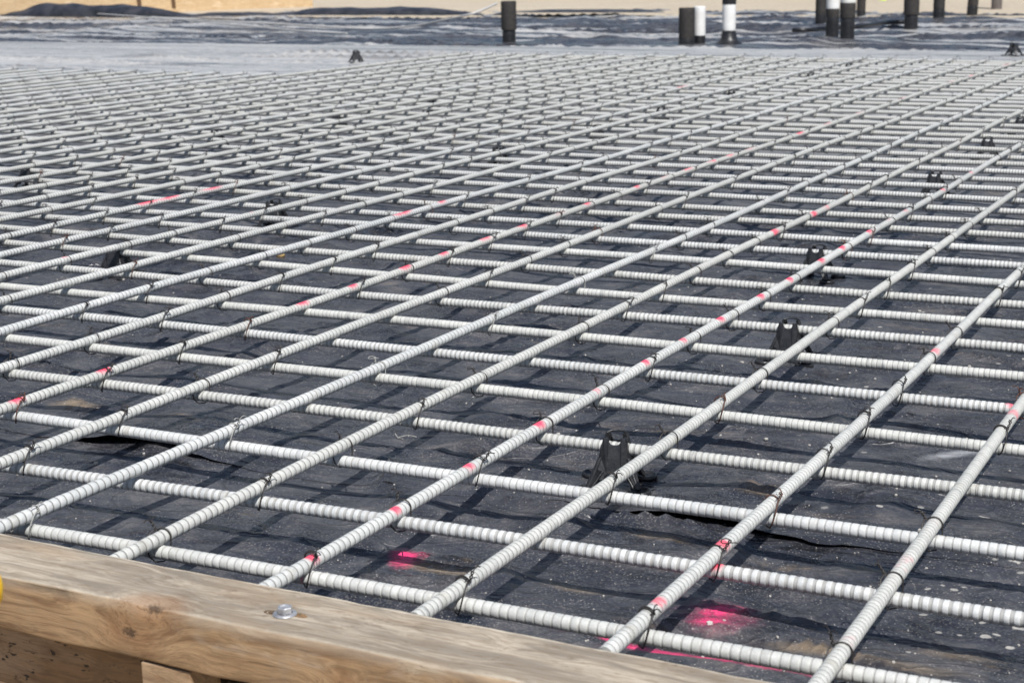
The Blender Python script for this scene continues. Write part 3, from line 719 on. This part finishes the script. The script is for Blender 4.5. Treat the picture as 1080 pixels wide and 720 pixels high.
# ------------------------------------------------------------------ timber form
BT=.0625; BW0,BW1=7.00,6.475; BBOT=.0150
_ia,_ib=bp(0,562,BT),bp(810,717,BT); _oa=bp(270,662,BT)      # inner top edge, a point of the outer top edge
bU=_ia-_ib; bU[2]=0; bU/=np.linalg.norm(bU)          # along the timber, toward the left
bL=np.array([bU[1],-bU[0],0.])
if bL@nL<0: bL=-bL                                     # toward the viewer
ang=math.atan2(bU[1],bU[0])
WD=float((_oa-_ib)@bL)                                # width of the timber
o0=_ib+bL*WD+bU*-.36; o0[2]=0
def to_local(q):
    d=np.array(q)-o0; return (float(d@bU), float(-(d@bL)), q[2])     # x = along, y = inward (away from camera)
def form_beam():
    t=empty('form_timber',o0,0); t.rotation_euler=(0,0,ang)
    # check handedness: local y must point away from the camera
    ly=np.array([-math.sin(ang),math.cos(ang),0]); sy=1 if ly@(-bL)>0 else -1
    wd=WD
    kx,_,kz=to_local(bp(157,640,BT)); knots=[]
    fx=to_local(bp(143,665,.035))[0]
    knots=[(kx,0.004*sy,BT-.003,.0085),(fx,0.,.036,.0075),(to_local(bp(384,711,.03))[0],0.,.028,.005)]
    M['beam']=mat_wood('weathered_form_timber',(.45,.385,.30),(.38,.245,.13),(.17,.09,.042),knots=knots,wear=(sy*(wd-.001),0.))
    xs=np.arange(-.6,3.2,.012); V=[];n=0
    # rounded section, edges slightly worn
    r=.0025
    sec=[]
    for (cy,cz,a0) in ((r,BT-r,180),(wd-r,BT-r,90),(wd-r,BBOT+r,0),(r,BBOT+r,-90)):
        for k in range(4):
            a=math.radians(a0-k*30); sec.append((cy+math.cos(a)*r,cz+math.sin(a)*r))
    full=[]
    for i in range(len(sec)):
        full.append(sec[i]); nx_=sec[(i+1)%len(sec)]
        L_=math.hypot(nx_[0]-sec[i][0],nx_[1]-sec[i][1])
        if L_>.01:
            for k in range(1,6): full.append((sec[i][0]+(nx_[0]-sec[i][0])*k/6,sec[i][1]+(nx_[1]-sec[i][1])*k/6))
    m=len(full)
    for x in xs:
        for k,(y,z) in enumerate(full):
            e=min(abs(y),abs(wd-y)); 
            w=(float(vn(np.array(x*14),np.array(k*.7),51))-.5)*.0016+(float(vn(np.array(x*60),np.array(k*1.3),52))-.5)*.0006
            w2=(float(vn(np.array(x*2.),np.array(0.),53))-.5)*.004
            # chip in the top front edge at the knot
            ch=math.exp(-((x-kx)/.012)**2)*.0045 if (y<.006 and z>BT-.006) else 0
            V.append((x,sy*(y+w+(ch if y<.006 else 0)),z+w+(w2 if z<.03 else 0)-ch))
    I=np.arange(len(xs)-1)[:,None]*m; K=np.arange(m)[None,:]; K2=(K+1)%m
    Q=np.stack([I+K,I+K2,I+m+K2,I+m+K],-1).reshape(-1,4)
    me=np_mesh('board',V,Q,M['beam']); 
    bm=bmesh.new(); bm.from_mesh(me); bm.verts.ensure_lookup_table()
    bm.faces.new([bm.verts[k] for k in range(m)]); bm.faces.new([bm.verts[(len(xs)-1)*m+k] for k in range(m)])
    bmesh.ops.recalc_face_normals(bm,faces=bm.faces); bm.to_mesh(me); bm.free()
    link(bpy.data.objects.new('board',me),t)
    tag(t,'weathered brown form timber crossing the bottom left corner','form timber')
    # bolt head with washer face, standing in a gouged slot
    bx,by,_=to_local(bp(300.5,648,BT))
    b=empty('bolt',(bx,sy*by,BT)); b.parent=t
    mb=MB(); mb.lathe([(0,.0),(.0092,.0),(.0096,.0006),(.0092,.0016),(.0062,.0020)],28); 
    mb.lathe([(.0060,.0018),(.0063,.0022),(.0062,.0064),(.0056,.0070),(.0044,.0070),(.0038,.0060),(0,.0060)],6,(0,0,0),False)
    link(bpy.data.objects.new('hex_head',mb.mesh('hex_head',M['steel'])),b)
    for (dx,dy,mt,nm) in ((.0135,-.002,'hole_dark','gouge'),(-.0135,.0035,'hole_tan','gouge')):
        mb=MB(); 
        mb.lathe([(.0001,.0004),(.0030,.0003),(.0042,.0009),(.0050,.0001)],14)
        g=link(bpy.data.objects.new(nm,mb.mesh(nm,M['gouge'+('d' if dx>0 else 't')])),b); g.location=(dx*.85,dy*sy*.8,0); g.scale=(1.5,.75,1)
    return t,sy
M['gouged']=mat_simple('dark_gouge',(.045,.03,.02),.9,(.12,.075,.04),300.); M['gouget']=mat_simple('tan_gouge',(.30,.18,.08),.9,(.08,.05,.03),300.)
beam,SY=form_beam()
# stake under the timber and plywood skirt
xa=to_local(bp(146.5,697,.013)); xb=to_local(bp(200,708,.013))
M['ply']=mat_wood('stained_plywood',(.26,.16,.085),(.27,.155,.075),(.16,.085,.04),specks=1.)
M['stud']=mat_wood('stake_timber',(.40,.31,.22),(.40,.27,.16),(.25,.15,.08))
def boxobj(name,x0,x1,y0,y1,z0,z1,mat,label,cat,bev=.0015):
    mb=MB(); mb.box(x0,x1,min(SY*y0,SY*y1),max(SY*y0,SY*y1),z0,z1); o=mb.build(name,mat,None,bev)
    o.location=o0; o.rotation_euler=(0,0,ang); tag(o,label,cat); return o
x_hi,x_lo=max(xa[0],xb[0]),min(xa[0],xb[0])
boxobj('form_stake',x_lo,x_hi,.002,.040,-.35,BBOT-.003,M['stud'],'upright wooden stake end under the form timber','stake')
boxobj('plywood_panel',x_hi+.003,3.2,.036,.048,-.35,BBOT-.0005,M['ply'],'stained plywood skirt with black specks below the timber','plywood panel')
boxobj('form_stake',x_lo-.62,x_lo-.58,.002,.040,-.35,BBOT-.003,M['stud'],'wooden stake beneath the timber outside the photo, right','stake')
# yellow safety cap on a pin in front of the timber, cut by the photo's left edge
q=bp(-9,612,.05); q=bp(-7.5,608,.052)
yq=np.array([q[0],q[1]-.05,0]); 
t=empty('capped_pin',(0,0,0)); 
d=fw*F+(-17.2-W0/2)*rt-(620-H0/2)*up; s_=.98/np.linalg.norm(d); c_=d*s_; cz=CAMZ+c_[2]
t.location=(c_[0],c_[1],-.35)
mb=MB(); mb.lathe([(.003,.0),(.003,cz+.35)],14); mb.build('pin',M['stake'],t)
mb=MB(); mb.lathe([(0,cz+.35+.011),(.006,cz+.35+.010),(.0095,cz+.35+.006),(.0105,cz+.35),(.0095,cz+.35-.007),(.0065,cz+.35-.012),(0,cz+.35-.012)],20); mb.build('cap',M['yellow'],t)
tag(t,'yellow plastic cap on a pin at the left edge before the timber','safety cap')

# ------------------------------------------------------------------ pipes rising through the far sheet
ZB=-.05
def pipe(xc,wpx,yb,ytop,parts,label,name='pipe_sleeve',lean=0.,flare=False):
    """parts: list of (fraction from bottom 0..1, material, part name, radius scale)"""
    q=bp(xc,yb,ZB); d=dist(q); r=wpx/2*d/F
    if ytop is None: h=.62
    else:
        dd=fw*F+(xc-W0/2)*rt-(ytop-H0/2)*up; k=q[1]/dd[1]; h=CAMZ+dd[2]*k-ZB
    t=empty(name,(q[0],q[1]+r,ZB-.02)); t.rotation_euler=(0,lean,0)
    z=0.
    for (z0,z1,mat,nm,rs) in parts:
        mb=MB(); a=z0*h; b=z1*h; R_=r*rs
        pr=[(R_*.985,a),(R_,a+.006)]
        m=max(2,int((b-a)/.03)); rr=random.Random(xc+z0)
        for k in range(1,m): pr.append((R_*(1+rr.uniform(-.012,.012) if mat in('foam','tape') else R_/R_*1.),a+(b-a)*k/m))
        pr+=[(R_,b-.005),(R_*.97,b)]
        if z1>=1: pr+=[(R_*.80,b+.001),(R_*.78,b-.03)]
        mb.lathe(pr,24); mb.build(nm,M[mat],t)
        if z1>=1:
            mb=MB(); mb.lathe([(R_*.78,b-.02),(0,b-.02)],24); mb.build('plug',M['grey' if mat!='pvc' else 'pvc'],t)
    if flare:
        mb=MB(); mb.lathe([(r*.97,.175*h),(r*1.05,.15*h),(r*1.2,.09*h),(r*1.6,.05*h),(r*2.1,.03*h)],18); mb.build('boot',M['tape'],t)
    return tag(t,label,'pipe','pipes standing up through the far sheet')
blk=[(0,.32,'tape','tape_wrap',1.02),(.322,1,'foam','sleeve',1.)]
def B(a=.32): return [(0,a,'tape','tape_wrap',1.02),(a+.003,1,'foam','sleeve',1.)]
pipe(537,16,44.5,-1.5,[(0,.33,'tape','tape_wrap',.86),(.335,1.,'foam','sleeve',1.)],'black wrapped pipe standing alone left of the others')
pipe(725,16.5,46.5,5.5,B(.2),'short black pipe directly left of a short white pipe')
pipe(738.5,12,45.5,4,[(0,.26,'tape','tape_wrap',1.),(.263,1,'pvc','tube',1.)],'short white pipe touching the short black pipe')
pipe(769.5,14,46.5,None,[(0,.17,'tape','tape_wrap',.95),(.171,.445,'pvc','tube',1.),(.446,1,'tape','cap',1.04)],'white pipe with black top and flared black boot',flare=True)
pipe(866.5,11,22.5,None,B(.12),'black pipe behind and left of the white banded pipe')
pipe(879,13.5,38,None,[(0,.24,'tape','tape_wrap',1.),(.241,.335,'foam','sleeve',1.),(.336,1,'pvc','tube',.98)],'black pipe with white upper part beside thick black pipe')
pipe(895,16,42,None,[(0,.26,'tape','tape_wrap',.92),(.262,.425,'foam','sleeve',1.),(.426,1,'pvc','tube',.97)],'thick black pipe, nearest of the right hand pipes')
pipe(909,9,17,None,B(.1),'slim black pipe behind the thick black pipe')
pipe(962.5,15.5,31,None,[(0,.2,'tape','tape_wrap',.88),(.202,1,'foam','sleeve',1.)],'black pipe standing alone right of the pipe cluster')
pipe(991.5,11.5,19.5,None,B(.15),'narrow black pipe second from the right of the row',lean=-.0)
pipe(1026.5,10.5,15.5,None,B(.15),'black pipe leaning slightly right, near the far corner',lean=.05)
pipe(1052.5,10.5,11.5,None,[(0,1,'grey','sleeve',1.)],'brownish grey pipe, farthest right of them all')
# rope from the lone pipe and along the sheet
def path_px(pts): 
    out=[]
    for x,y,z in pts:
        q=bp(x,y,z); out.append((q[0],q[1],z+.012))
    return out
def smooth(pts,n=6):
    P_=[Vector(p) for p in pts]; out=[]
    for i in range(len(P_)-1):
        p0=P_[max(i-1,0)];p1=P_[i];p2=P_[i+1];p3=P_[min(i+2,len(P_)-1)]
        for k in range(n):
            t=k/n; out.append(.5*((2*p1)+(-p0+p2)*t+(2*p0-5*p1+4*p2-p3)*t*t+(-p0+3*p1-3*p2+p3)*t**3))
    out.append(P_[-1]); return out
q1=bp(529,44.5,ZB)
a=[(q1[0]-.03,q1[1]+.02,.215)]
for x,y,z in ((500,14,.17),(470,21,.115),(440,27,.05),(405,31,.012),(360,30,0),(300,26.5,0),(240,23.5,0),(160,19,0)):
    if z>0.02:
        dd=fw*F+(x-W0/2)*rt-(y-H0/2)*up; k=(z-CAMZ)/dd[2]; a.append(tuple((dd*k)[:2])+(z,))
    else:
        q=bp(x,y,0.0); a.append((q[0],q[1],.006))
mb=MB(); mb.tube(smooth(a),.0075,6); tag(mb.build('rope',M['rope']),'pale rope drooping left from the lone black pipe','rope')
mb=MB(); mb.tube(smooth([(bp(x,y,0)[0],bp(x,y,0)[1],.012) for x,y in ((60,13.5),(110,16.5),(180,21.5),(250,28),(310,34),(366,37))]),.006,6)
tag(mb.build('rope',M['rope']),'second pale rope lying slack on the left far sheet','rope')
# dark tube following the dark line between the pipes
hq=[(bp(x,y,-.05)[0],bp(x,y,-.05)[1],-.01) for x,y in ((958,29),(935,29.5),(912,33),(896,34.5),(872,36),(850,38),(836,38))]
mb=MB(); mb.tube(smooth(hq),[.016]*(len(smooth(hq))),8); tag(mb.build('streak',M['tape']),'dark streak on the sheet between the right pipes','streak')
# rolled sheet lumps along the far border
def roll(x0,x1,yb,hpx,label):
    V=[];m=14; n=40
    a=bp(x0,yb,0); b=bp(x1,yb+ (1 if x0<100 else 0),0); d=dist(a); H_=hpx*d/F
    mb=MB(); vs=[]
    for i in range(n+1):
        t=i/n; c=a+(b-a)*t; e=math.sin(math.pi*min(1,t*1.0))**.75*(1-.45*t if x0<100 else 1); hh=H_*max(.04,e)*(.9+.25*float(vn(np.array(t*9),np.array(1.),61)))
        for k in range(m+1):
            an=math.pi*k/m; w=.30*(.5+.5*e)
            vs.append((c[0],c[1]-math.cos(an)*w*(.6+.3*float(vn(np.array(t*11),np.array(an*1.5),62))),-.02+hh*math.sin(an)**.8*(.85+.3*float(vn(np.array(t*14),np.array(an*2),63)))))
    fs=[(i*(m+1)+k,(i+1)*(m+1)+k,(i+1)*(m+1)+k+1,i*(m+1)+k+1) for i in range(n) for k in range(m)]
    mb.add(vs,fs,True); tag(mb.build('sheet_roll',M['roll']),label,'plastic roll')
roll(2,212,15.0,15.5,'rolled up hump of black sheet in front of yellow board')
roll(285,510,13.4,7.5,'low black roll of sheet along the sandy border, centre')
roll(200,300,14.0,3.0,'thin black roll of sheet joining the two larger rolls')
roll(540,700,10.6,2.6,'thin black lip of sheet edge right of the lone pipe')
# yellow plywood board and its stakes
M['board']=mat_wood('yellow_board',(.56,.43,.27),(.62,.455,.27),(.50,.34,.18))
qa=bp(-60,14.2,0); qb=bp(330,5.,0)
def board(qa,qb,h,label,mat):
    d=qb-qa; L_=float(np.linalg.norm(d)); t=empty('edge_board',(qa[0],qa[1],0),math.atan2(d[1],d[0]))
    mb=MB(); mb.box(0,L_,0,.018,-.05,h); mb.build('panel',mat,t,.002); tag(t,label,'board'); return t,L_
bt,BL=board(qa,qb,.62,'long yellow plywood board standing behind the sheet, left',M['board'])
for x,lab in ((148,'dark brown stake against the yellow board, left one'),(184,'dark brown stake against the yellow board, right one')):
    q=bp(x,10.6,0); mb=MB(); lean=.06
    mb.slab([(-.022,0,0),(.022,0,0),(.022-lean*.6,0,.6),(-.022-lean*.6,0,.6)],(0,-.03,0)); o=mb.build('board_stake',M['stake'],None,.002)
    # stand it just before the board
    d=qb-qa; t=(q[0]-qa[0])/d[0]; yb_=qa[1]+d[1]*t
    o.location=(q[0]*(yb_-.02)/q[1],yb_-.02,0); tag(o,lab,'stake')
q=bp(931,3.,.05); mb=MB(); mb.lathe([(0,.03),(.02,.027),(.035,.01),(.036,0)],10,(q[0],q[1],.07)); tag(mb.build('safety_cap',M['lime']),'lime yellow speck on the sand behind the pipes','cap')

# ------------------------------------------------------------------ camera, sun, sky
cam=bpy.data.cameras.new('camera'); co=bpy.data.objects.new('camera',cam); COL.objects.link(co)
cam.sensor_width=36.; cam.lens=F/W0*36.; cam.clip_start=.02; cam.clip_end=1000
m=Matrix(((rt[0],up[0],-fw[0],0),(rt[1],up[1],-fw[1],0),(rt[2],up[2],-fw[2],CAMZ),(0,0,0,1))); co.matrix_world=m
cam.dof.use_dof=True; cam.dof.focus_distance=1.95; cam.dof.aperture_fstop=18.
scene.camera=co
scene.cycles.max_bounces=5; scene.cycles.diffuse_bounces=3; scene.cycles.glossy_bounces=3; scene.cycles.transmission_bounces=1; scene.cycles.caustics_reflective=False; scene.cycles.caustics_refractive=False
sd=Vector((.223,-.671,1.)).normalized()      # toward the sun
sl=bpy.data.lights.new('sun','SUN'); sl.energy=SUN; sl.angle=math.radians(.53); sl.color=(1.,.978,.95)
so=bpy.data.objects.new('sun',sl); COL.objects.link(so); so.rotation_euler=sd.to_track_quat('Z','Y').to_euler()
w=bpy.data.worlds.new('World'); scene.world=w; w.use_nodes=True; nt=w.node_tree
sk=nt.nodes.new('ShaderNodeTexSky'); sk.sky_type='NISHITA'; sk.sun_disc=False
sk.sun_elevation=math.asin(sd.z); sk.sun_rotation=math.atan2(sd.x,sd.y); sk.dust_density=1.6; sk.air_density=1.; sk.ozone_density=1.2
nt.links.new(sk.outputs[0],nt.nodes['Background'].inputs[0]); nt.nodes['Background'].inputs[1].default_value=SKY
scene.view_settings.view_transform='Standard'; scene.view_settings.look='None'; scene.view_settings.gamma=1; scene.view_settings.exposure=EXPO
